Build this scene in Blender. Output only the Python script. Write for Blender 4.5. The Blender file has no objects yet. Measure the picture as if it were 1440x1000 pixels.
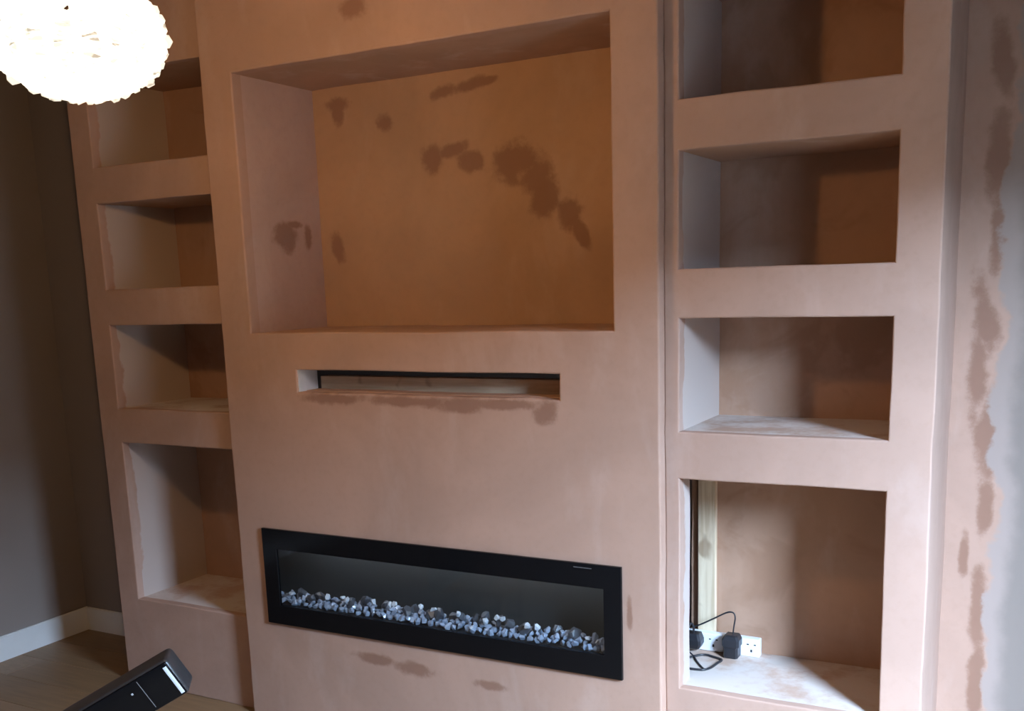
import bpy, bmesh, math, random
from mathutils import Vector, Matrix, noise
random.seed(7)
S = bpy.context.scene
COL = S.collection

# ------------------------------------------------------------------ camera
cam_d = bpy.data.cameras.new('camera'); cam = bpy.data.objects.new('camera', cam_d); COL.objects.link(cam)
cam_d.sensor_fit = 'HORIZONTAL'; cam_d.sensor_width = 36.0
cam_d.lens = 36.0 * 1442.1 / 1440.0
cam_d.shift_y = (668.0 - 500.0) / 1440.0
cam_d.clip_start = 0.02
yaw, pitch, roll = 0.4994, -0.1884, -0.0335
fw = Vector((-math.sin(yaw)*math.cos(pitch), math.cos(yaw)*math.cos(pitch), math.sin(pitch)))
r0 = Vector((math.cos(yaw), math.sin(yaw), 0)); u0 = r0.cross(fw)
rr = r0*math.cos(roll) + u0*math.sin(roll); uu = u0*math.cos(roll) - r0*math.sin(roll)
M = Matrix((rr, uu, -fw)).transposed().to_4x4(); M.translation = (1.8357, -2.7497, 1.5983)
cam.matrix_world = M
S.camera = cam

# ------------------------------------------------------------------ sky, daylight, exposure
W = bpy.data.worlds.new('World'); S.world = W; W.use_nodes = True
bg = W.node_tree.nodes['Background']
bg.inputs[0].default_value = (0.55, 0.74, 1.0, 1); bg.inputs[1].default_value = 700.0
WIN = (2.60, -1.50, -0.85, 0.55, 2.12)          # x of wall, y0, y1, z0, z1
pl = bpy.data.lights.new('window_portal', 'AREA'); pl.shape = 'RECTANGLE'
pl.size = WIN[4]-WIN[3]; pl.size_y = WIN[2]-WIN[1]; pl.cycles.is_portal = True
po = bpy.data.objects.new('window_portal', pl); COL.objects.link(po)
po.location = (WIN[0]+0.02, (WIN[1]+WIN[2])/2, (WIN[3]+WIN[4])/2); po.rotation_euler = (0, math.pi/2, 0)
S.view_settings.view_transform = 'Standard'; S.view_settings.look = 'None'
S.view_settings.gamma = 1.0; S.view_settings.use_curve_mapping = False
S.view_settings.exposure = -1.4
LAMP_W = 68.0          # watts of the bulb inside the woven shade
S.cycles.transparent_max_bounces = 24

# ------------------------------------------------------------------ node helpers
class NT:
    def __init__(s, name):
        s.m = bpy.data.materials.new(name); s.m.use_nodes = True
        s.t = s.m.node_tree; s.n = s.t.nodes; s.b = s.n['Principled BSDF']
        s.out = s.n['Material Output']
    def node(s, typ, **kw):
        nd = s.n.new(typ)
        for k, v in kw.items(): setattr(nd, k, v)
        return nd
    def link(s, a, b): s.t.links.new(a, b)
    def setin(s, sock, v):
        if isinstance(v, bpy.types.NodeSocket): s.link(v, sock)
        else: sock.default_value = v
    def math(s, op, a, b=0.0, c=0.0, clamp=False):
        nd = s.node('ShaderNodeMath', operation=op, use_clamp=clamp)
        s.setin(nd.inputs[0], a); s.setin(nd.inputs[1], b); s.setin(nd.inputs[2], c)
        return nd.outputs[0]
    def coord(s): return s.node('ShaderNodeTexCoord').outputs['Object']
    def noise(s, vec, scale, detail=3.0, rough=0.55, dist=0.0):
        nd = s.node('ShaderNodeTexNoise'); s.link(vec, nd.inputs['Vector'])
        nd.inputs['Scale'].default_value = scale; nd.inputs['Detail'].default_value = detail
        nd.inputs['Roughness'].default_value = rough; nd.inputs['Distortion'].default_value = dist
        return nd.outputs['Fac']
    def smooth(s, v, a, b):
        nd = s.node('ShaderNodeMapRange', interpolation_type='SMOOTHSTEP')
        s.setin(nd.inputs[0], v); nd.inputs[1].default_value = a; nd.inputs[2].default_value = b
        return nd.outputs[0]
    def mix(s, f, a, b):
        nd = s.node('ShaderNodeMix', data_type='RGBA')
        s.setin(nd.inputs[0], f)
        s.setin(nd.inputs[6], a if isinstance(a, bpy.types.NodeSocket) else (*a, 1))
        s.setin(nd.inputs[7], b if isinstance(b, bpy.types.NodeSocket) else (*b, 1))
        return nd.outputs[2]
    def scale(s, vec, v):
        nd = s.node('ShaderNodeVectorMath', operation='MULTIPLY'); s.link(vec, nd.inputs[0]); nd.inputs[1].default_value = v
        return nd.outputs[0]
    def xyz(s, vec):
        nd = s.node('ShaderNodeSeparateXYZ'); s.link(vec, nd.inputs[0]); return nd.outputs
    def bump(s, h, strength, dist=0.01):
        nd = s.node('ShaderNodeBump'); nd.inputs['Strength'].default_value = strength; nd.inputs['Distance'].default_value = dist
        s.link(h, nd.inputs['Height']); s.link(nd.outputs[0], s.b.inputs['Normal'])
    def set(s, col=None, rough=None, metal=None, spec=None):
        if col is not None: s.setin(s.b.inputs['Base Color'], col if isinstance(col, bpy.types.NodeSocket) else (*col, 1))
        if rough is not None: s.setin(s.b.inputs['Roughness'], rough)
        if metal is not None: s.b.inputs['Metallic'].default_value = metal
        if spec is not None: s.b.inputs['Specular IOR Level'].default_value = spec
        return s.m

PINK = (0.45, 0.28, 0.208)
DAMP = (0.22, 0.105, 0.065)
PALE = (0.66, 0.53, 0.47)
def plaster(name, blobs=(), axes='xz', base=PINK, pale=0.14, extra=None, streak=(1.0, 1.0, 0.35)):
    """skimmed gypsum plaster: soft mottling, trowel streaks, damp blotches where listed (u, v, ru, rv, turn)"""
    k = NT(name); co = k.coord()
    big = k.noise(co, 1.7, 4, 0.6, 0.6)
    st = k.noise(k.scale(co, streak), 5.5, 5, 0.6, 0.3)
    fine = k.noise(co, 42, 3, 0.6)
    lo = tuple(c*0.91 for c in base); hi = tuple(min(1, c*1.06+0.005) for c in base)
    c = k.mix(k.smooth(big, 0.32, 0.70), lo, hi)
    c = k.mix(k.math('MULTIPLY', k.smooth(st, 0.52, 0.72), pale), c, PALE)
    c = k.mix(k.math('MULTIPLY', k.smooth(fine, 0.45, 0.75), 0.10), c, (0.30, 0.17, 0.11))
    if blobs:
        x, y, z = k.xyz(co); U = {'x': x, 'y': y, 'z': z}[axes[0]]; V = {'x': x, 'y': y, 'z': z}[axes[1]]
        wob = k.math('MULTIPLY', k.math('SUBTRACT', k.noise(co, 11, 5, 0.65), 0.5), 2.3)
        acc = None
        for (bu, bv, ru, rv, turn) in blobs:
            ca, sa = math.cos(turn), math.sin(turn)
            du = k.math('SUBTRACT', U, bu); dv = k.math('SUBTRACT', V, bv)
            a = k.math('DIVIDE', k.math('ADD', k.math('MULTIPLY', du, ca), k.math('MULTIPLY', dv, sa)), ru)
            b = k.math('DIVIDE', k.math('SUBTRACT', k.math('MULTIPLY', dv, ca), k.math('MULTIPLY', du, sa)), rv)
            d = k.math('ADD', k.math('MULTIPLY', a, a), k.math('MULTIPLY', b, b))
            acc = d if acc is None else k.math('MINIMUM', acc, d)
        f = k.math('SUBTRACT', 1.0, k.smooth(k.math('ADD', k.math('SQRT', acc), wob), 0.55, 1.30))
        c = k.mix(k.math('MULTIPLY', f, 0.72), c, DAMP)
    if extra: c = extra(k, co, c)
    k.set(c, 0.82, spec=0.25)
    k.bump(k.math('ADD', k.math('MULTIPLY', st, 0.6), k.math('MULTIPLY', fine, 0.25)), 0.18, 0.006)
    return k.m

def simple(name, col, rough=0.5, metal=0.0, var=0.0, scale=20, spec=0.5, bump=0.0):
    k = NT(name); co = k.coord()
    n = k.noise(co, scale, 3)
    c = k.mix(n, tuple(x*(1-var) for x in col), tuple(min(1, x*(1+var)) for x in col))
    k.set(c, rough, metal, spec)
    if bump: k.bump(n, bump, 0.003)
    return k.m

def paint(name, col):
    k = NT(name); co = k.coord()
    n = k.noise(co, 1.3, 3); f = k.noise(co, 160, 2)
    k.set(k.mix(n, tuple(x*0.93 for x in col), tuple(x*1.06 for x in col)), 0.75, spec=0.3)
    k.bump(f, 0.12, 0.002); return k.m

def clear_pane(name, refl=0.06, tint=(0.9, 0.93, 0.95)):
    k = NT(name)
    tr = k.node('ShaderNodeBsdfTransparent'); tr.inputs[0].default_value = (*tint, 1)
    gl = k.node('ShaderNodeBsdfGlossy'); gl.inputs['Roughness'].default_value = 0.03
    lw = k.node('ShaderNodeLayerWeight'); lw.inputs['Blend'].default_value = 0.5
    co = k.coord(); n = k.noise(co, 8, 2)
    f = k.math('ADD', k.math('MULTIPLY', k.math('POWER', lw.outputs['Facing'], 5.0), 0.9), k.math('ADD', 0.02, k.math('MULTIPLY', n, refl*0.2)))
    mx = k.node('ShaderNodeMixShader'); k.link(f, mx.inputs[0]); k.link(tr.outputs[0], mx.inputs[1]); k.link(gl.outputs[0], mx.inputs[2])
    k.link(mx.outputs[0], k.out.inputs['Surface']); return k.m

# ------------------------------------------------------------------ mesh helpers
def obj(name, bm, mat, parent=None, smooth=False, recalc=True):
    if recalc: bmesh.ops.recalc_face_normals(bm, faces=bm.faces[:])
    me = bpy.data.meshes.new(name); bm.to_mesh(me); bm.free()
    if smooth:
        for p in me.polygons: p.use_smooth = True
    me.materials.append(mat)
    return put(name, me, parent)
def put(name, me, parent=None, mw=None):
    o = bpy.data.objects.new(name, me); COL.objects.link(o)
    if parent is not None:
        o.parent = parent; o.matrix_parent_inverse = parent.matrix_world.inverted() if parent.type != 'EMPTY' else Matrix.Translation(-parent.location)
    if mw is not None: o.matrix_local = (Matrix.Translation(-parent.location) if False else Matrix()) @ mw
    return o
def thing(name, loc, label, cat, group=None):
    o = bpy.data.objects.new(name, None); COL.objects.link(o); o.location = loc
    o.empty_display_size = 0.1
    o['label'] = label; o['category'] = cat
    if group: o['group'] = group
    bpy.context.view_layer.update()
    return o
def struct(o): o['kind'] = 'structure'; return o
def tag(o, label, cat, group=None):
    o['label'] = label; o['category'] = cat
    if group: o['group'] = group
    return o

def add_box(bm, x0, x1, y0, y1, z0, z1, mw=None):
    vs = [bm.verts.new(mw @ Vector((x, y, z)) if mw else (x, y, z)) for x in (x0, x1) for y in (y0, y1) for z in (z0, z1)]
    for f in ((0,1,3,2), (4,6,7,5), (0,4,5,1), (2,3,7,6), (0,2,6,4), (1,5,7,3)): bm.faces.new([vs[i] for i in f])
    return vs
def box(name, x0, x1, y0, y1, z0, z1, mat, parent=None, bev=0.0, seg=2, mw=None):
    bm = bmesh.new(); add_box(bm, x0, x1, y0, y1, z0, z1, mw)
    if bev: bmesh.ops.bevel(bm, geom=bm.edges[:], offset=bev, segments=seg, profile=0.5, affect='EDGES')
    return obj(name, bm, mat, parent)

def warp(p, amp=0.0028):
    """hand-plastered arrises are never dead straight: one smooth world-space wander for every plaster mesh"""
    q = p * 3.1
    n1 = noise.noise(q) + 0.45*noise.noise(p*11.0); n2 = noise.noise(q + Vector((17.3, 5.1, 9.7))) + 0.45*noise.noise(p*11.0 + Vector((3, 7, 1)))
    return Vector((p.x + amp*n1, p.y, p.z + amp*n2))

def cuts(vals, step=0.05):
    vals = sorted(set(round(v, 5) for v in vals)); out = []
    for a, b in zip(vals, vals[1:]):
        n = max(1, int(math.ceil((b-a)/step)))
        out += [a + (b-a)*i/n for i in range(n)]
    return out + [vals[-1]]

def panel(name, x0, x1, z0, z1, y0, y1, holes, mat, parent, bev=0.005, amp=0.0028, wob=None):
    """upright board with real openings; front arrises rounded like plaster over bead"""
    xs = cuts([x0, x1] + [h[0] for h in holes] + [h[1] for h in holes]); zs = cuts([z0, z1] + [h[2] for h in holes] + [h[3] for h in holes])
    bm = bmesh.new(); V = {}
    def v(i, j, s):
        k = (i, j, s)
        if k not in V:
            p = warp(Vector((xs[i], 0.0, zs[j])), amp)
            if wob: p = wob(p)
            V[k] = bm.verts.new((p.x, y0 if s == 0 else y1, p.z))
        return V[k]
    def solid(i, j):
        if not (0 <= i < len(xs)-1 and 0 <= j < len(zs)-1): return False
        cx, cz = (xs[i]+xs[i+1])/2, (zs[j]+zs[j+1])/2
        return not any(h[0] < cx < h[1] and h[2] < cz < h[3] for h in holes)
    for i in range(len(xs)-1):
        for j in range(len(zs)-1):
            if not solid(i, j): continue
            bm.faces.new([v(i,j,0), v(i+1,j,0), v(i+1,j+1,0), v(i,j+1,0)])
            bm.faces.new([v(i,j,1), v(i,j+1,1), v(i+1,j+1,1), v(i+1,j,1)])
            for di, dj, a, b in ((-1,0,(i,j),(i,j+1)), (1,0,(i+1,j),(i+1,j+1)), (0,-1,(i,j),(i+1,j)), (0,1,(i,j+1),(i+1,j+1))):
                if not solid(i+di, j+dj): bm.faces.new([v(*a,0), v(*b,0), v(*b,1), v(*a,1)])
    bmesh.ops.recalc_face_normals(bm, faces=bm.faces[:])
    if bev:
        es = [e for e in bm.edges if len(e.link_faces) == 2 and all(abs(q.co.y - y0) < 1e-6 for q in e.verts)
              and e.link_faces[0].normal.angle(e.link_faces[1].normal) > 0.6]
        bmesh.ops.bevel(bm, geom=es, offset=bev, segments=3, profile=0.5, affect='EDGES')
    return obj(name, bm, mat, parent)

def board(name, x0, x1, y0, y1, z0, z1, mat, parent, amp=0.0028):
    """plaster board whose lines follow the same wander as the front it meets"""
    xs, ys, zs = cuts([x0, x1]), cuts([y0, y1], 0.1), cuts([z0, z1]); bm = bmesh.new(); V = {}
    def v(a, b, c):
        k = (a, b, c)
        if k not in V:
            p = warp(Vector((a, 0.0, c)), amp); V[k] = bm.verts.new((p.x, b, p.z))
        return V[k]
    for A, B, fix, order in ((xs, zs, ys, 'xz'), (ys, zs, xs, 'yz'), (xs, ys, zs, 'xy')):
        for f in (fix[0], fix[-1]):
            for i in range(len(A)-1):
                for j in range(len(B)-1):
                    q = [(A[i], B[j]), (A[i+1], B[j]), (A[i+1], B[j+1]), (A[i], B[j+1])]
                    if order == 'xz': bm.faces.new([v(a, f, b) for a, b in q])
                    elif order == 'yz': bm.faces.new([v(f, a, b) for a, b in q])
                    else: bm.faces.new([v(a, b, f) for a, b in q])
    return obj(name, bm, mat, parent)

def tube(bm, pts, rad, seg=8, closed=False, caps=True):
    n = len(pts); rings = []; prev = None
    for i, p in enumerate(pts):
        a = pts[(i-1) % n] if (closed or i > 0) else p; b = pts[(i+1) % n] if (closed or i < n-1) else p
        t = (b - a).normalized()
        if prev is None:
            ref = Vector((0, 0, 1)) if abs(t.z) < 0.9 else Vector((1, 0, 0)); s = t.cross(ref).normalized()
        else: s = (prev - t*prev.dot(t)).normalized()
        prev = s; q = t.cross(s); rd = rad(i) if callable(rad) else rad
        rings.append([bm.verts.new(p + (s*math.cos(k*2*math.pi/seg) + q*math.sin(k*2*math.pi/seg))*rd) for k in range(seg)])
    for i in range(n if closed else n-1):
        A, B = rings[i], rings[(i+1) % n]
        for k in range(seg): bm.faces.new([A[k], A[(k+1) % seg], B[(k+1) % seg], B[k]])
    if caps and not closed: bm.faces.new(rings[0][::-1]); bm.faces.new(rings[-1])
def spline(ctrl, n=10):
    P = [Vector(c) for c in ctrl]; out = []
    for i in range(len(P)-1):
        p0, p1, p2, p3 = P[max(i-1, 0)], P[i], P[i+1], P[min(i+2, len(P)-1)]
        for k in range(n):
            t = k/n
            out.append(0.5*((2*p1) + (p2-p0)*t + (2*p0-5*p1+4*p2-p3)*t*t + (3*p1-p0-3*p2+p3)*t**3))
    return out + [P[-1]]

# ------------------------------------------------------------------ dimensions (metres, floor z = 0, chimney face y = 0)
CEIL = 2.66; XL, XR, YF, YB = -2.28, 2.60, -4.3, 0.447
CH = 0.822                         # half width of the chimney breast
TV = (-0.683, 0.683, 1.444, 2.306)
SLOT = (-0.493, 0.504, 1.242, 1.317)
FIRE = (-0.700, 0.700, 0.387, 0.744)
UF = 0.040                         # face of the alcove units
UX = 1.545; NX0, NX1 = 0.866, 1.435
NICHE = [(0.372, 1.015), (1.152, 1.474), (1.610, 1.929), (2.062, 2.385)]
BK = 0.435

# ------------------------------------------------------------------ materials of the setting
m_paint = paint('wall_paint', (0.275, 0.225, 0.20))
m_ceil = paint('ceiling_paint', (0.40, 0.385, 0.365))
m_gloss = simple('white_gloss_paint', (0.78, 0.78, 0.77), 0.35, var=0.03)
def feather(k, co, c):
    """new plaster skim that feathers out raggedly over grey paint right of the unit"""
    x, y, z = k.xyz(co)
    n = k.math('MULTIPLY', k.math('SUBTRACT', k.noise(co, 5.5, 5, 0.6), 0.5), 0.16)
    xe = k.math('ADD', x, n)
    c = k.mix(k.smooth(xe, 1.662, 1.678), c, (0.36, 0.275, 0.235))
    return k.mix(k.smooth(k.math('ADD', x, k.math('MULTIPLY', n, 0.6)), 1.69, 1.74), c, (0.25, 0.20, 0.17))
m_back = plaster('back_wall_plaster_edge', [(1.640, 2.12, 0.026, 0.12, 0.15), (1.640, 1.90, 0.030, 0.16, 0), (1.645, 1.68, 0.022, 0.10, 0), (1.625, 1.45, 0.030, 0.10, 0.2),
                  (1.612, 1.28, 0.028, 0.12, 0), (1.645, 1.10, 0.030, 0.14, 0), (1.650, 0.90, 0.022, 0.10, 0), (1.600, 0.76, 0.014, 0.06, 0), (1.645, 0.60, 0.022, 0.14, 0), (1.650, 0.38, 0.022, 0.16, 0)],
                 'xz', extra=feather)

# ------------------------------------------------------------------ room shell
m_sub = simple('screed', (0.20, 0.15, 0.10), 0.9)
fl = struct(box('floor', XL-.1, XR+.1, YF-.1, YB+.1, -0.12, -0.013, m_sub))
def oak(name, tint):
    k = NT(name); co = k.coord()
    g = k.noise(k.scale(co, (1.1, 14, 14)), 3.0, 5, 0.6, 0.5); big = k.noise(k.scale(co, (0.8, 3, 3)), 2.0, 3)
    c = k.mix(k.smooth(g, 0.3, 0.75), tuple(a*0.72 for a in tint), tint)
    c = k.mix(k.math('MULTIPLY', big, 0.4), c, tuple(a*1.25 for a in tint))
    k.set(c, 0.42, spec=0.4); k.bump(g, 0.08, 0.002); return k.m
oaks = [oak('oak_laminate', t) for t in ((0.27, 0.165, 0.085), (0.24, 0.145, 0.072), (0.30, 0.185, 0.10))]
pw, plen = 0.192, 1.28; meshes = []
for mt in oaks:
    bm = bmesh.new(); add_box(bm, 0, plen-0.002, 0, pw-0.002, -0.013, 0)
    bmesh.ops.bevel(bm, geom=[e for e in bm.edges if all(v.co.z > -0.001 for v in e.verts)], offset=0.0012, segments=1, affect='EDGES')
    me = bpy.data.meshes.new('plank'); bmesh.ops.recalc_face_normals(bm, faces=bm.faces[:]); bm.to_mesh(me); bm.free(); me.materials.append(mt); meshes.append(me)
row = 0; y = YB - pw
while y > YF - pw:
    x = XL - (row*0.43 % 1.0)*plen
    while x < XR:
        a, b = max(x, XL), min(x + plen, XR)
        if b - a > 0.02:
            p = bpy.data.objects.new('floor_plank', random.choice(meshes)); COL.objects.link(p); p.parent = fl
            p.location = (a, y, 0); p.scale = ((b-a)/plen, 1, 1)
        x += plen
    y -= pw; row += 1

struct(box('ceiling', XL-.1, XR+.1, YF-.1, YB+.1, CEIL, CEIL+0.1, m_ceil))
struct(box('wall_left', XL-.1, XL, YF, YB, 0, CEIL, m_paint))
struct(box('wall_front', XL-.1, XR+.1, YF-.1, YF, 0, CEIL, m_paint))
# rear wall: bare paint left of the units, skimmed edge right of them
struct(box('wall_back', XL-.1, XR+.1, YB, YB+.1, 0, CEIL, m_back if False else m_paint))
pb = box('plaster_skim', UX-0.01, 1.90, YB-0.003, YB, 0, CEIL, m_back, bpy.data.objects['wall_back'])
# right wall with the window that lights the room
bm = bmesh.new()
wx, wy0, wy1, wz0, wz1 = WIN
add_box(bm, wx, wx+.09, YF, wy0, 0, CEIL); add_box(bm, wx, wx+.09, wy1, YB, 0, CEIL)
add_box(bm, wx, wx+.09, wy0, wy1, 0, wz0); add_box(bm, wx, wx+.09, wy0, wy1, wz1, CEIL)
struct(obj('wall_right', bm, m_paint))
win = bpy.data.objects.new('window_1', None); COL.objects.link(win); win.location = (wx+.05, (wy0+wy1)/2, wz0); struct(win)
bpy.context.view_layer.update()
m_upvc = simple('white_window_frame', (0.8, 0.8, 0.8), 0.3)
f = 0.035
for nm, a in (('frame_jamb', (wy0, wy0+f, wz0, wz1)), ('frame_jamb', (wy1-f, wy1, wz0, wz1)), ('frame_sill', (wy0+f, wy1-f, wz0, wz0+f)), ('frame_head', (wy0+f, wy1-f, wz1-f, wz1))):
    box(nm, wx+.03, wx+.08, a[0], a[1], a[2], a[3], m_upvc, win, 0.004)
box('window_pane', wx+.052, wx+.058, wy0+f, wy1-f, wz0+f, wz1-f, clear_pane('window_glass'), win)
m_skirt = m_gloss
# outside: dull ground and an unseen dark wall added to block the low sky
struct(box('ground_outside', wx+.3, 30, -20, 20, -0.5, -0.3, simple('dull_ground', (0.06, 0.06, 0.055), 0.9)))
struct(box('wall_sky_block', 7.0, 7.3, -12, 12, -0.3, 3.1, simple('dark_sky_block', (0.10, 0.085, 0.075), 0.9)))
def skirting(name, x0, x1, y0, y1):
    bm = bmesh.new(); add_box(bm, x0, x1, y0, y1, 0, 0.112)
    bmesh.ops.bevel(bm, geom=[e for e in bm.edges if all(v.co.z > 0.1 for v in e.verts)], offset=0.004, segments=2, affect='EDGES')
    return struct(obj(name, bm, m_skirt))
skirting('baseboard_left', XL, XL+0.016, YF, YB)
skirting('baseboard_back', XL+0.016, -UX, YB-0.016, YB)
skirting('baseboard_right', UX, XR, YB-0.019, YB-0.003)

# ------------------------------------------------------------------ chimney breast
ch = thing('chimney_breast', (0, BK, 0), 'central chimney breast of bare pink plaster with wide television recess, narrow slot and black fire', 'chimney breast')
m_face = plaster('breast_face_plaster', [(-0.176, 2.435, 0.055, 0.035, 0), (0.10, 2.46, 0.10, 0.03, 0), (-0.33, 1.222, 0.13, 0.020, 0), (-0.05, 1.220, 0.16, 0.018, 0), (0.15, 1.212, 0.08, 0.026, 0),
                 (0.33, 1.222, 0.14, 0.018, 0), (0.455, 1.200, 0.045, 0.034, 0.5), (-0.227, 0.312, 0.09, 0.020, 0), (-0.07, 0.300, 0.08, 0.026, 0), (0.23, 0.287, 0.05, 0.018, 0), (0.722, 0.60, 0.010, 0.05, 0)], 'xz')
m_tvb = plaster('tv_recess_back_plaster', [(-0.568, 2.247, 0.058, 0.027, 0), (-0.572, 2.215, 0.026, 0.056, 0), (-0.117, 2.238, 0.058, 0.025, 0.2), (-0.015, 2.250, 0.078, 0.020, 0.15), (0.067, 2.258, 0.039, 0.013, 0.1),
                (-0.362, 2.160, 0.034, 0.033, 0), (-0.167, 2.020, 0.044, 0.050, 0), (-0.090, 2.046, 0.072, 0.022, 0.3), (-0.010, 2.000, 0.052, 0.033, 0), (0.130, 1.975, 0.078, 0.062, 0), (0.195, 1.985, 0.078, 0.062, 0),
                (0.232, 1.930, 0.062, 0.081, 0.2), (0.265, 1.855, 0.058, 0.075, 0.5), (0.345, 1.808, 0.055, 0.053, 0), (0.395, 1.745, 0.023, 0.062, 0.5), (-0.611, 1.746, 0.029, 0.053, 0.3)], 'xz', base=(0.45, 0.265, 0.155), pale=0.12)
m_tvj = plaster('tv_recess_jamb_plaster', [(0.215, 1.780, 0.055, 0.050, 0), (0.275, 1.822, 0.05, 0.014, 0), (0.345, 1.775, 0.022, 0.060, 0)], 'yz', base=(0.50, 0.34, 0.28))
m_rec = plaster('recess_plaster', base=(0.43, 0.26, 0.18), pale=0.25)
# the slot's arrises are rough: bottom edge sags, right end rounds over
def slot_wob(p):
    if abs(p.z - SLOT[2]) < 0.012 and SLOT[0]-.01 < p.x < SLOT[1]+.01:
        p = Vector((p.x, p.y, p.z + 0.004*noise.noise(Vector((p.x*9, 0, 3))) - 0.002))
    return p
panel('front_panel', -CH, CH, 0, CEIL, 0.0, 0.045, [TV, SLOT, (FIRE[0]+.008, FIRE[1]-.008, FIRE[2]+.008, FIRE[3]-.008)], m_face, ch, 0.006, wob=slot_wob)
e = 0.012
tvr = board('recess_back', TV[0]-e, TV[1]+e, BK-.012, BK, TV[2]-e, TV[3]+e, m_tvb, ch)
tvr['label'] = 'plaster back of the television recess with dark damp blotches'
board('recess_jamb', TV[0]-e, TV[0], .045, BK-.012, TV[2]-e, TV[3]+e, m_tvj, tvr)
board('recess_jamb', TV[1], TV[1]+e, .045, BK-.012, TV[2]-e, TV[3]+e, m_rec, tvr)
board('recess_sill', TV[0], TV[1], .045, BK-.012, TV[2]-e, TV[2], m_rec, tvr)
board('recess_soffit', TV[0], TV[1], .045, BK-.012, TV[3], TV[3]+e, m_rec, tvr)
# slot: white board end, plaster sill, timber rail behind, void over it
m_white = simple('bare_white_board', (0.74, 0.73, 0.71), 0.8, var=0.12, scale=30)
m_pine = None
def pine(name, along):
    k = NT(name); co = k.coord(); sc = [16, 16, 16]; sc['xyz'.index(along)] = 1.2
    g = k.noise(k.scale(co, tuple(sc)), 3.0, 4, 0.6, 0.8); kn = k.noise(co, 9, 2)
    c = k.mix(k.smooth(g, 0.3, 0.7), (0.58, 0.43, 0.28), (0.74, 0.60, 0.43))
    c = k.mix(k.math('MULTIPLY', k.smooth(kn, 0.66, 0.74), 0.6), c, (0.22, 0.12, 0.06))
    k.set(c, 0.7, spec=0.3); k.bump(g, 0.1, 0.002); return k.m
slj = board('slot_jamb', SLOT[0]-e, SLOT[0]+.003, .006, .108, SLOT[2]-e, SLOT[3]+e, m_white, ch); slj['label'] = 'white board end of the narrow slot'
board('slot_jamb', SLOT[1], SLOT[1]+e, .045, .108, SLOT[2]-e, SLOT[3]+e, m_rec, ch)
board('slot_sill', SLOT[0], SLOT[1], .045, .108, SLOT[2]-e, SLOT[2], m_rec, ch)
board('slot_soffit', SLOT[0], SLOT[1], .045, .108, SLOT[3], SLOT[3]+e, m_rec, ch)
tr = box('timber_rail', SLOT[0]+.012, SLOT[1]+.05, .112, .157, 1.195, 1.287, pine('pine_rail', 'x'), ch, 0.002); tr['label'] = 'pale timber rail seen through the slot'

# ------------------------------------------------------------------ alcove shelving units
def mat_jamb_pale(k, co, c):
    x, y, z = k.xyz(co)
    n = k.math('MULTIPLY', k.math('SUBTRACT', k.noise(k.scale(co, (1, 1, 1)), 6.0, 4, 0.6), 0.5), 0.10)
    return k.mix(k.smooth(k.math('ADD', y, n), 0.070, 0.080), c, (0.50, 0.405, 0.355))
m_jamb = plaster('niche_jamb_plaster', extra=mat_jamb_pale)
def mat_shelf_pale(k, co, c):
    n = k.noise(co, 5.0, 5, 0.65)
    return k.mix(k.math('MULTIPLY', k.smooth(n, 0.36, 0.56), 0.85), c, (0.66, 0.58, 0.53))
m_shelf = plaster('niche_shelf_dusty_plaster', base=(0.50, 0.34, 0.26), extra=mat_shelf_pale)
def mat_corner(k, co, c):
    n = k.noise(co, 3.3, 4, 0.6, 0.8)
    return k.mix(k.math('MULTIPLY', k.smooth(n, 0.50, 0.62), 0.45), c, (0.30, 0.155, 0.09))
m_nback = plaster('niche_back_plaster', base=(0.43, 0.255, 0.17), pale=0.2, extra=mat_corner)
m_unit = plaster('unit_face_plaster', base=(0.45, 0.287, 0.22))

def unit(side):
    s = 1 if side == 'right' else -1
    t = thing('alcove_shelf_unit', (s*1.19, BK, 0), ('right-hand' if s > 0 else 'left-hand') + ' built-in plaster shelf unit, ' +
              ('power strip in its lowest recess' if s > 0 else 'between the chimney breast and the dark painted corner'), 'shelf unit', 'plaster shelf units either side of the chimney breast')
    X = lambda a, b: (min(s*a, s*b), max(s*a, s*b))
    x0, x1 = X(CH, UX); nx0, nx1 = X(NX0, NX1)
    if s < 0: nx1 = -0.845
    holes = [(nx0, nx1, a, b) for a, b in NICHE]
    panel('front_panel', x0, x1, 0, CEIL, UF, UF+.03, holes, m_unit, t, 0.005)
    ox0, ox1 = X(UX-e, UX)
    board('side_panel', ox0, ox1, UF+.03, BK+.009, 0, CEIL, m_unit, t)
    for i, (a, b) in enumerate(NICHE):
        rb = board('recess_back', nx0 - (0.09 if s > 0 and i == 0 else e), nx1+e, BK-.012, BK, a-e, b+e, m_nback, t)
        if i == 0 and s > 0:
            board('recess_jamb', nx0-e, nx0, UF+.03, .131, a-e, b+e, m_jamb, rb)      # short return, open to the void behind
            st = box('timber_stud', 0.803, 0.862, .402, .422, a-.2, b+.05, pine('pine_stud', 'z'), rb, 0.002); st['label'] = 'upright pine stud at the back of the lowest recess'
        else:
            board('recess_jamb', nx0-e, nx0, UF+.03, BK-.012, a-e, b+e, m_jamb, rb)
        board('recess_jamb', nx1, nx1+e, UF+.03, BK-.012, a-e, b+e, m_rec, rb)
        board('recess_shelf', nx0 - (0.12 if s > 0 and i == 0 else 0), nx1, UF+.03, BK-.012, a-e, a, m_shelf, rb)
        board('recess_soffit', nx0, nx1, UF+.03, BK-.012, b, b+e, m_rec, rb)
    return t
unit('left'); unit('right')

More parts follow.
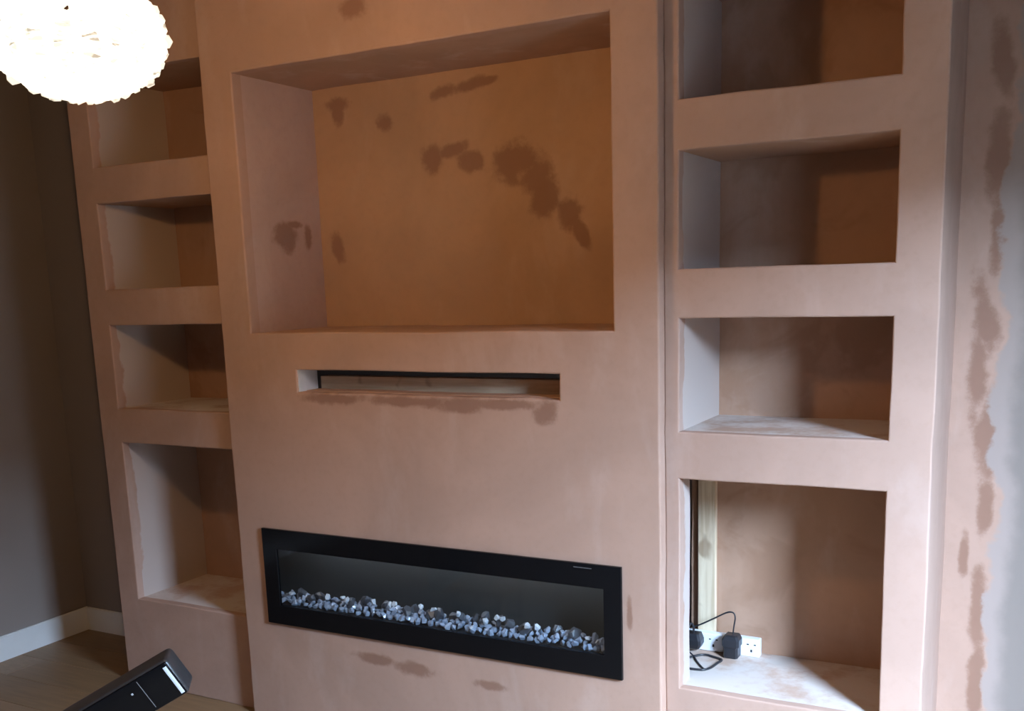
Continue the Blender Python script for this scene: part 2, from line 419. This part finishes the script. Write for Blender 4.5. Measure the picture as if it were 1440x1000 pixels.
# ------------------------------------------------------------------ electric fire
fire = thing('electric_fireplace', (0, 0.0, FIRE[2]), 'long black glass electric fire with pale crystals set into the chimney breast', 'fireplace')
m_blk = simple('black_glass_frame', (0.006, 0.006, 0.007), 0.10, var=0.1, spec=0.15)
m_box = simple('firebox_charcoal', (0.040, 0.039, 0.038), 0.6, var=0.2, scale=3)
m_box2 = simple('firebox_black', (0.012, 0.012, 0.013), 0.5)
GW = (-0.637, 0.642, 0.459, 0.670)
panel('frame', FIRE[0], FIRE[1], FIRE[2], FIRE[3], -0.012, -0.001, [GW], m_blk, fire, 0.0015, amp=0.0)
box('glass_pane', GW[0], GW[1], -0.007, -0.003, GW[2], GW[3], clear_pane('fire_glass', 0.1, (0.80, 0.82, 0.83)), fire)
box('pale_mark', .545, .605, -.0126, -.0119, .7295, .7322, simple('pale_mark_grey', (0.10, 0.095, 0.10), 0.6, var=0.6, scale=90), fire)  # thin pale grey mark at the frame's upper right
FX0, FX1 = -0.800, 0.690
fb = box('firebox_back', FX0, FX1, .130, .140, FIRE[2]+.012, FIRE[3]-.012, m_box, fire)
box('firebox_floor', FX0, FX1, .047, .130, FIRE[2]+.012, GW[2]-.002, m_box2, fire)
box('firebox_floor', FIRE[0]+.012, FIRE[1]-.012, .001, .047, FIRE[2]+.012, GW[2]-.002, m_box2, fire)
box('firebox_top', FX0, FX1, .047, .130, GW[3]+.03, FIRE[3]-.012, m_box2, fire)
box('firebox_side', FX0, FX0+.01, .047, .130, GW[2]-.002, GW[3]+.03, m_box2, fire)
box('firebox_side', FX1-.01, FX1, .047, .130, GW[2]-.002, GW[3]+.03, m_box2, fire)
m_added_glow = NT('added_glow'); m_added_glow.set((0.8, 0.85, 0.9), 0.5)
m_added_glow.b.inputs['Emission Color'].default_value = (0.74, 0.85, 1.0, 1); m_added_glow.b.inputs['Emission Strength'].default_value = 70.0
box('added_glow_strip', GW[0]+.02, GW[1]-.02, .004, .010, GW[3]+.006, GW[3]+.018, m_added_glow.m, fire)  # hidden glowing strip added to brighten the crystals from above
def crystal_mat(name, col, rough, tr):
    k = NT(name); n = k.noise(k.coord(), 60, 2)
    k.set(k.mix(n, tuple(c*0.75 for c in col), col), rough, spec=0.9)
    k.b.inputs['Transmission Weight'].default_value = tr; k.b.inputs['IOR'].default_value = 1.5
    return k.m
mc_clear = crystal_mat('clear_blue_crystal', (0.62, 0.70, 0.86), 0.12, 0.25)
mc_bright = crystal_mat('white_crystal', (0.92, 0.95, 1.0), 0.08, 0.0)
mc_dark = crystal_mat('smoky_pebble', (0.11, 0.11, 0.125), 0.35, 0.0)
def gem(name, mat, nv, sq):
    bm = bmesh.new()
    for i in range(nv):
        v = Vector((random.gauss(0, 1), random.gauss(0, 1), random.gauss(0, 1))).normalized()
        bm.verts.new((v.x*sq[0], v.y*sq[1], v.z*sq[2]))
    hull = bmesh.ops.convex_hull(bm, input=bm.verts[:])
    bmesh.ops.recalc_face_normals(bm, faces=bm.faces[:])
    me = bpy.data.meshes.new(name); bm.to_mesh(me); bm.free(); me.materials.append(mat); return me
clear_m = [gem('crystal', mc_clear, 13, (1, random.uniform(.7, 1), random.uniform(.7, 1))) for i in range(6)]
bright_m = [gem('white_crystal', mc_bright, 14, (1, .9, .85)) for i in range(4)]
dark_m = [gem('dark_pebble', mc_dark, 22, (1.15, .9, .75)) for i in range(5)]
def rock(name, me, x, y, z, s):
    o = bpy.data.objects.new(name, me); COL.objects.link(o); o.parent = fire; o.matrix_parent_inverse = Matrix.Translation(-fire.location)
    o.location = (x, y, z); o.scale = (s, s, s); o.rotation_euler = (random.random()*6, random.random()*6, random.random()*6)
FZ = GW[2]-.002
x = -0.735
while x < GW[1]+.008:
    for rowi, (yy, zz) in enumerate(((0.018, 0.009), (0.040, 0.014), (0.064, 0.020))):
        sz = random.uniform(.0115, .0175)
        if x < (-.655, -.678, -.74)[rowi]: continue
        rock('crystal', random.choice(clear_m), x + random.uniform(-.006, .006), yy + random.uniform(-.004, .006), FZ + zz + random.uniform(-.003, .006), sz)
    x += 0.0235
for px in (-.60, -.53, -.49, -.36, -.31, -.22, -.12, -.10, -.02, .02, .06, .11, .15, .19, .25, .29, .34, .38, .45, .52):
    rock('dark_pebble', random.choice(dark_m), px + random.uniform(-.01, .01), random.uniform(.040, .075), FZ + random.uniform(.026, .040), random.uniform(.018, .026))
for px, zz in ((-.62, .034), (-.455, .044), (-.385, .046), (-.365, .045), (-.245, .052), (-.175, .050), (-.158, .054), (-.06, .052), (.005, .056), (.10, .054), (.20, .040), (.245, .056), (.262, .055), (.36, .046), (.385, .040), (.565, .030), (.60, .024)):
    rock('white_crystal', random.choice(bright_m), px, random.uniform(.022, .045), FZ + zz, random.uniform(.011, .015))

# ------------------------------------------------------------------ pendant lamp
LP = Vector((-0.06, -1.14, 2.135)); RA, RB = 0.174, 0.116
lamp = thing('pendant_lamp', LP - Vector((0, 0, RB)), 'lit white woven globe pendant lamp hanging from the ceiling at upper left', 'lamp')
def glow(name, strength):
    # thin open paper weave: most of the bulb's light passes straight through, the paper itself glows
    k = NT(name); co = k.coord()
    n = k.noise(co, 30, 2); sp = k.noise(k.scale(co, (1, 1, 1.6)), 26, 2, 0.5)
    thick = k.smooth(sp, 0.33, 0.40)                     # specks of dimmed glow painted in for dark gaps in the weave
    tr = k.node('ShaderNodeBsdfTransparent'); tr.inputs[0].default_value = (0.93, 0.93, 0.93, 1)
    em = k.node('ShaderNodeEmission')
    k.link(k.mix(n, (1.0, 0.86, 0.66), (1.0, 0.90, 0.72)), em.inputs[0])
    k.link(k.math('MULTIPLY', k.math('ADD', k.math('MULTIPLY', thick, 0.97), 0.03), strength), em.inputs[1])
    ad = k.node('ShaderNodeAddShader'); k.link(tr.outputs[0], ad.inputs[0]); k.link(em.outputs[0], ad.inputs[1])
    k.link(ad.outputs[0], k.out.inputs['Surface']); return k.m
m_glow = glow('lit_woven_paper', 1.7)
bl = bpy.data.lights.new('bulb_light', 'POINT'); bl.energy = LAMP_W; bl.color = (1.0, 0.54, 0.19); bl.shadow_soft_size = 0.035
blo = bpy.data.objects.new('bulb_light', bl); COL.objects.link(blo); blo.parent = lamp; blo.location = (0, 0, RB)
NB = 13
for i in range(NB):
    th = math.pi*(i+0.75)/(NB+0.5)
    bm = bmesh.new(); pts = []; n = 72
    for k in range(n):
        ph = 2*math.pi*k/n
        wv = 0.005*math.sin(18*ph + (math.pi if i % 2 else 0)) + 0.004*noise.noise(Vector((ph*3, i*7.1, 0)))
        zz = math.cos(th)*(RB+wv) + 0.004*math.sin(9*ph + i*1.7)
        pts.append(LP + Vector(((RA+wv)*math.sin(th)*math.cos(ph), (RA+wv)*math.sin(th)*math.sin(ph), zz)))
    tube(bm, pts, lambda j, i=i: 0.0135 + 0.002*math.sin(j*1.57 + i), 6, closed=True)
    obj('woven_band', bm, m_glow, lamp, True)
for i in range(18):
    ph = 2*math.pi*i/18; bm = bmesh.new(); pts = []
    for k in range(25):
        th = 0.18 + (math.pi-0.36)*k/24
        wv = -0.006*math.cos((NB+0.5)*th)*(1 if i % 2 else -1)
        pts.append(LP + Vector(((RA+wv)*math.sin(th)*math.cos(ph), (RA+wv)*math.sin(th)*math.sin(ph), math.cos(th)*(RB+wv))))
    tube(bm, pts, 0.010, 5); obj('woven_rib', bm, m_glow, lamp, True)
bm = bmesh.new(); tube(bm, [LP + Vector((0, 0, RB-.02)), Vector((LP.x, LP.y, CEIL-.02))], 0.0035, 8)
obj('cord', bm, m_gloss, lamp)
bm = bmesh.new(); tube(bm, [Vector((LP.x, LP.y, CEIL-.03)), Vector((LP.x, LP.y, CEIL-.012)), Vector((LP.x, LP.y, CEIL))], lambda i: (0.02, 0.045, 0.05)[i], 24)
obj('ceiling_rose', bm, m_gloss, lamp)

# ------------------------------------------------------------------ power strip, plugs and leads in the lowest right recess
SZ = NICHE[0][0]
m_wp = simple('white_plastic', (0.78, 0.80, 0.84), 0.35, var=0.03)
m_bp = simple('black_plastic', (0.018, 0.018, 0.022), 0.4, var=0.2)
m_slot = simple('socket_hole', (0.02, 0.02, 0.025), 0.6)
ps = thing('power_strip', (0.87, .385, SZ), 'white four-way power strip standing on edge in the lowest right recess', 'power strip')
PY = 0.370
box('body', 0.715, 1.018, PY, PY+.030, SZ+.001, SZ+.062, m_wp, ps, 0.004)
for sx in (0.802, 0.866, 0.930, 0.992):
    for hx, hz, w, h in ((-.0115, .043, .007, .004), (.0115, .043, .007, .004), (0, .022, .006, .009)):
        box('socket_hole', sx+hx-w/2, sx+hx+w/2, PY-.0006, PY+.002, SZ+hz-h/2, SZ+hz+h/2, m_slot, ps)
def plug(name, x, w, z0, z1, label, cabpts, rad):
    t = thing(name, (x, PY, z0), label, 'plug', 'black plugs in the power strip')
    # rounded plug body, wider shoulders, built as a stack of cross sections
    bm = bmesh.new(); prof = [(0, .62), (.12, .80), (.35, 1.0), (.62, 1.0), (.85, .82), (1.0, .70)] if name == 'plug' else [(0, .80), (.04, .86), (.45, .86), (.52, 1.0), (.80, 1.0), (.95, .80), (1.0, .66)]
    R = []
    for k, s_ in prof:
        z = z0 + (z1-z0)*k; hw = w/2*s_; d0, d1 = PY-.046*min(1, s_+.1), PY-.0015
        R.append([bm.verts.new(q) for q in ((x-hw, d1, z), (x+hw, d1, z), (x+hw, d0+.008, z), (x+hw-.006, d0, z), (x-hw+.006, d0, z), (x-hw, d0+.008, z))])
    for A, B in zip(R, R[1:]):
        for k in range(6): bm.faces.new([A[k], A[(k+1) % 6], B[(k+1) % 6], B[k]])
    bm.faces.new(R[0][::-1]); bm.faces.new(R[-1])
    obj('plug_body', bm, m_bp, t)
    bm = bmesh.new(); tube(bm, spline(cabpts), rad, 8); obj('lead', bm, m_bp, t, True)
    return t
plug('plug_adapter', 0.934, 0.056, SZ+.002, SZ+.078, 'tall black plug adapter on the power strip with a lead arching up to the left',
     [(0.938, PY-.024, SZ+.072), (0.940, PY-.022, SZ+.10), (0.944, PY-.02, SZ+.135), (0.936, PY-.018, SZ+.150), (0.915, PY-.018, SZ+.147), (0.873, PY-.018, SZ+.122), (0.825, PY-.018, SZ+.094), (0.79, PY-.02, SZ+.082), (0.74, PY-.03, SZ+.070)], 0.0026)
plug('plug', 0.806, 0.058, SZ+.012, SZ+.066, 'black plug half hidden behind the recess edge, with a thick looped lead',
     [(0.806, PY-.024, SZ+.062), (0.808, PY-.03, SZ+.09), (0.800, PY-.045, SZ+.10), (0.785, PY-.09, SZ+.05), (0.790, PY-.11, SZ+.006), (0.845, PY-.03+-.02, SZ+.005), (0.885, PY-.055, SZ+.005), (0.915, PY-.07, SZ+.005),
      (0.912, PY-.10, SZ+.005), (0.905, PY-.145, SZ+.005), (0.890, PY-.172, SZ+.005), (0.862, PY-.180, SZ+.005), (0.830, PY-.178, SZ+.005), (0.79, PY-.16, SZ+.005)], 0.0038)
ld = bmesh.new(); tube(ld, spline([(0.785, .30, SZ+.035), (0.822, .297, SZ+.006), (0.845, .262, SZ+.004), (0.868, .229, SZ+.004), (0.880, .214, SZ+.004), (0.888, .206, SZ+.004)]), 0.0026, 8)
tag(obj('charging_lead', ld, m_bp, None, True), 'thin black lead lying on the pale shelf under the power strip', 'cable')

# ------------------------------------------------------------------ glossy black bar in the foreground (propped on a low stool outside the picture)
P0 = Vector((-0.088, -1.000, 0.604)); D = Vector((.716, .518, .468)).normalized(); Wv = Vector((.325, .345, -.88)); Wv = (Wv - D*Wv.dot(D)).normalized(); T = D.cross(Wv)
if T.dot(Vector((-.618, .782, .079))) < 0: T = -T
BL, BW, BT = 1.258, 0.092, 0.090
MB = Matrix((D, Wv, T)).transposed().to_4x4(); MB.translation = P0      # local: x along bar (end at 0), y across the face (0 = lower arris), z thickness
bar = thing('black_bar', P0 - D*BL, 'glossy black bar with a rounded end and painted white highlight poking in at the bottom left', 'unidentified')  # plain black bar, its real use is not known
m_gb = simple('gloss_black', (0.005, 0.005, 0.006), 0.10, var=0.1, spec=0.18)
m_mb = simple('satin_black_side', (0.035, 0.033, 0.034), 0.32, var=0.15, scale=30)
m_highlight = simple('white_highlight', (0.85, 0.88, 0.95), 0.25)
def barbox(name, a, mat, bev, par=bar, seg=4):
    bm = bmesh.new(); add_box(bm, *a); 
    if bev: bmesh.ops.bevel(bm, geom=bm.edges[:], offset=bev, segments=seg, profile=0.5, affect='EDGES')
    bmesh.ops.transform(bm, matrix=MB, verts=bm.verts[:])
    o = obj(name, bm, mat, par)
    for p in o.data.polygons: p.use_smooth = True
    o.data.set_sharp_from_angle(angle=0.6) if hasattr(o.data, 'set_sharp_from_angle') else None
    return o
barbox('body', (-BL, 0.010, -BW, 0.016, 0.004, BT), m_mb, 0.012)
barbox('face_panel', (-BL+.004, 0.004, -BW+.004, .011, -.001, .008), m_gb, 0.0035)
barbox('painted_highlight', (-.009, .001, -BW+.014, .006, -.0022, .003), m_highlight, 0.001, seg=2)  # window's highlight on the rounded edge, painted as a white part
barbox('seam', (-.082, -.0805, -BW+.010, .002, -.0014, .003), simple('seam_grey', (0.25, 0.24, 0.25), 0.4), 0)
barbox('button', (-.112, -.106, -BW+.030, -BW+.036, -.0016, .003), simple('button_mark', (0.5, 0.5, 0.52), 0.4), 0.001, seg=2)
# stool
mid = P0 - D*0.62 + Wv*0.0
stool = thing('step_stool', (mid.x, mid.y, 0), 'low wooden stool propping up the black bar', 'stool')
m_st = oaks[0]; top = mid.z - 0.125
box('seat', mid.x-.15, mid.x+.15, mid.y-.13, mid.y+.13, top-.03, top-.002, m_st, stool, 0.004)
for sx in (-1, 1):
    for sy in (-1, 1): box('leg', mid.x+sx*.125-.014, mid.x+sx*.125+.014, mid.y+sy*.105-.014, mid.y+sy*.105+.014, 0, top-.03, m_st, stool, 0.003)
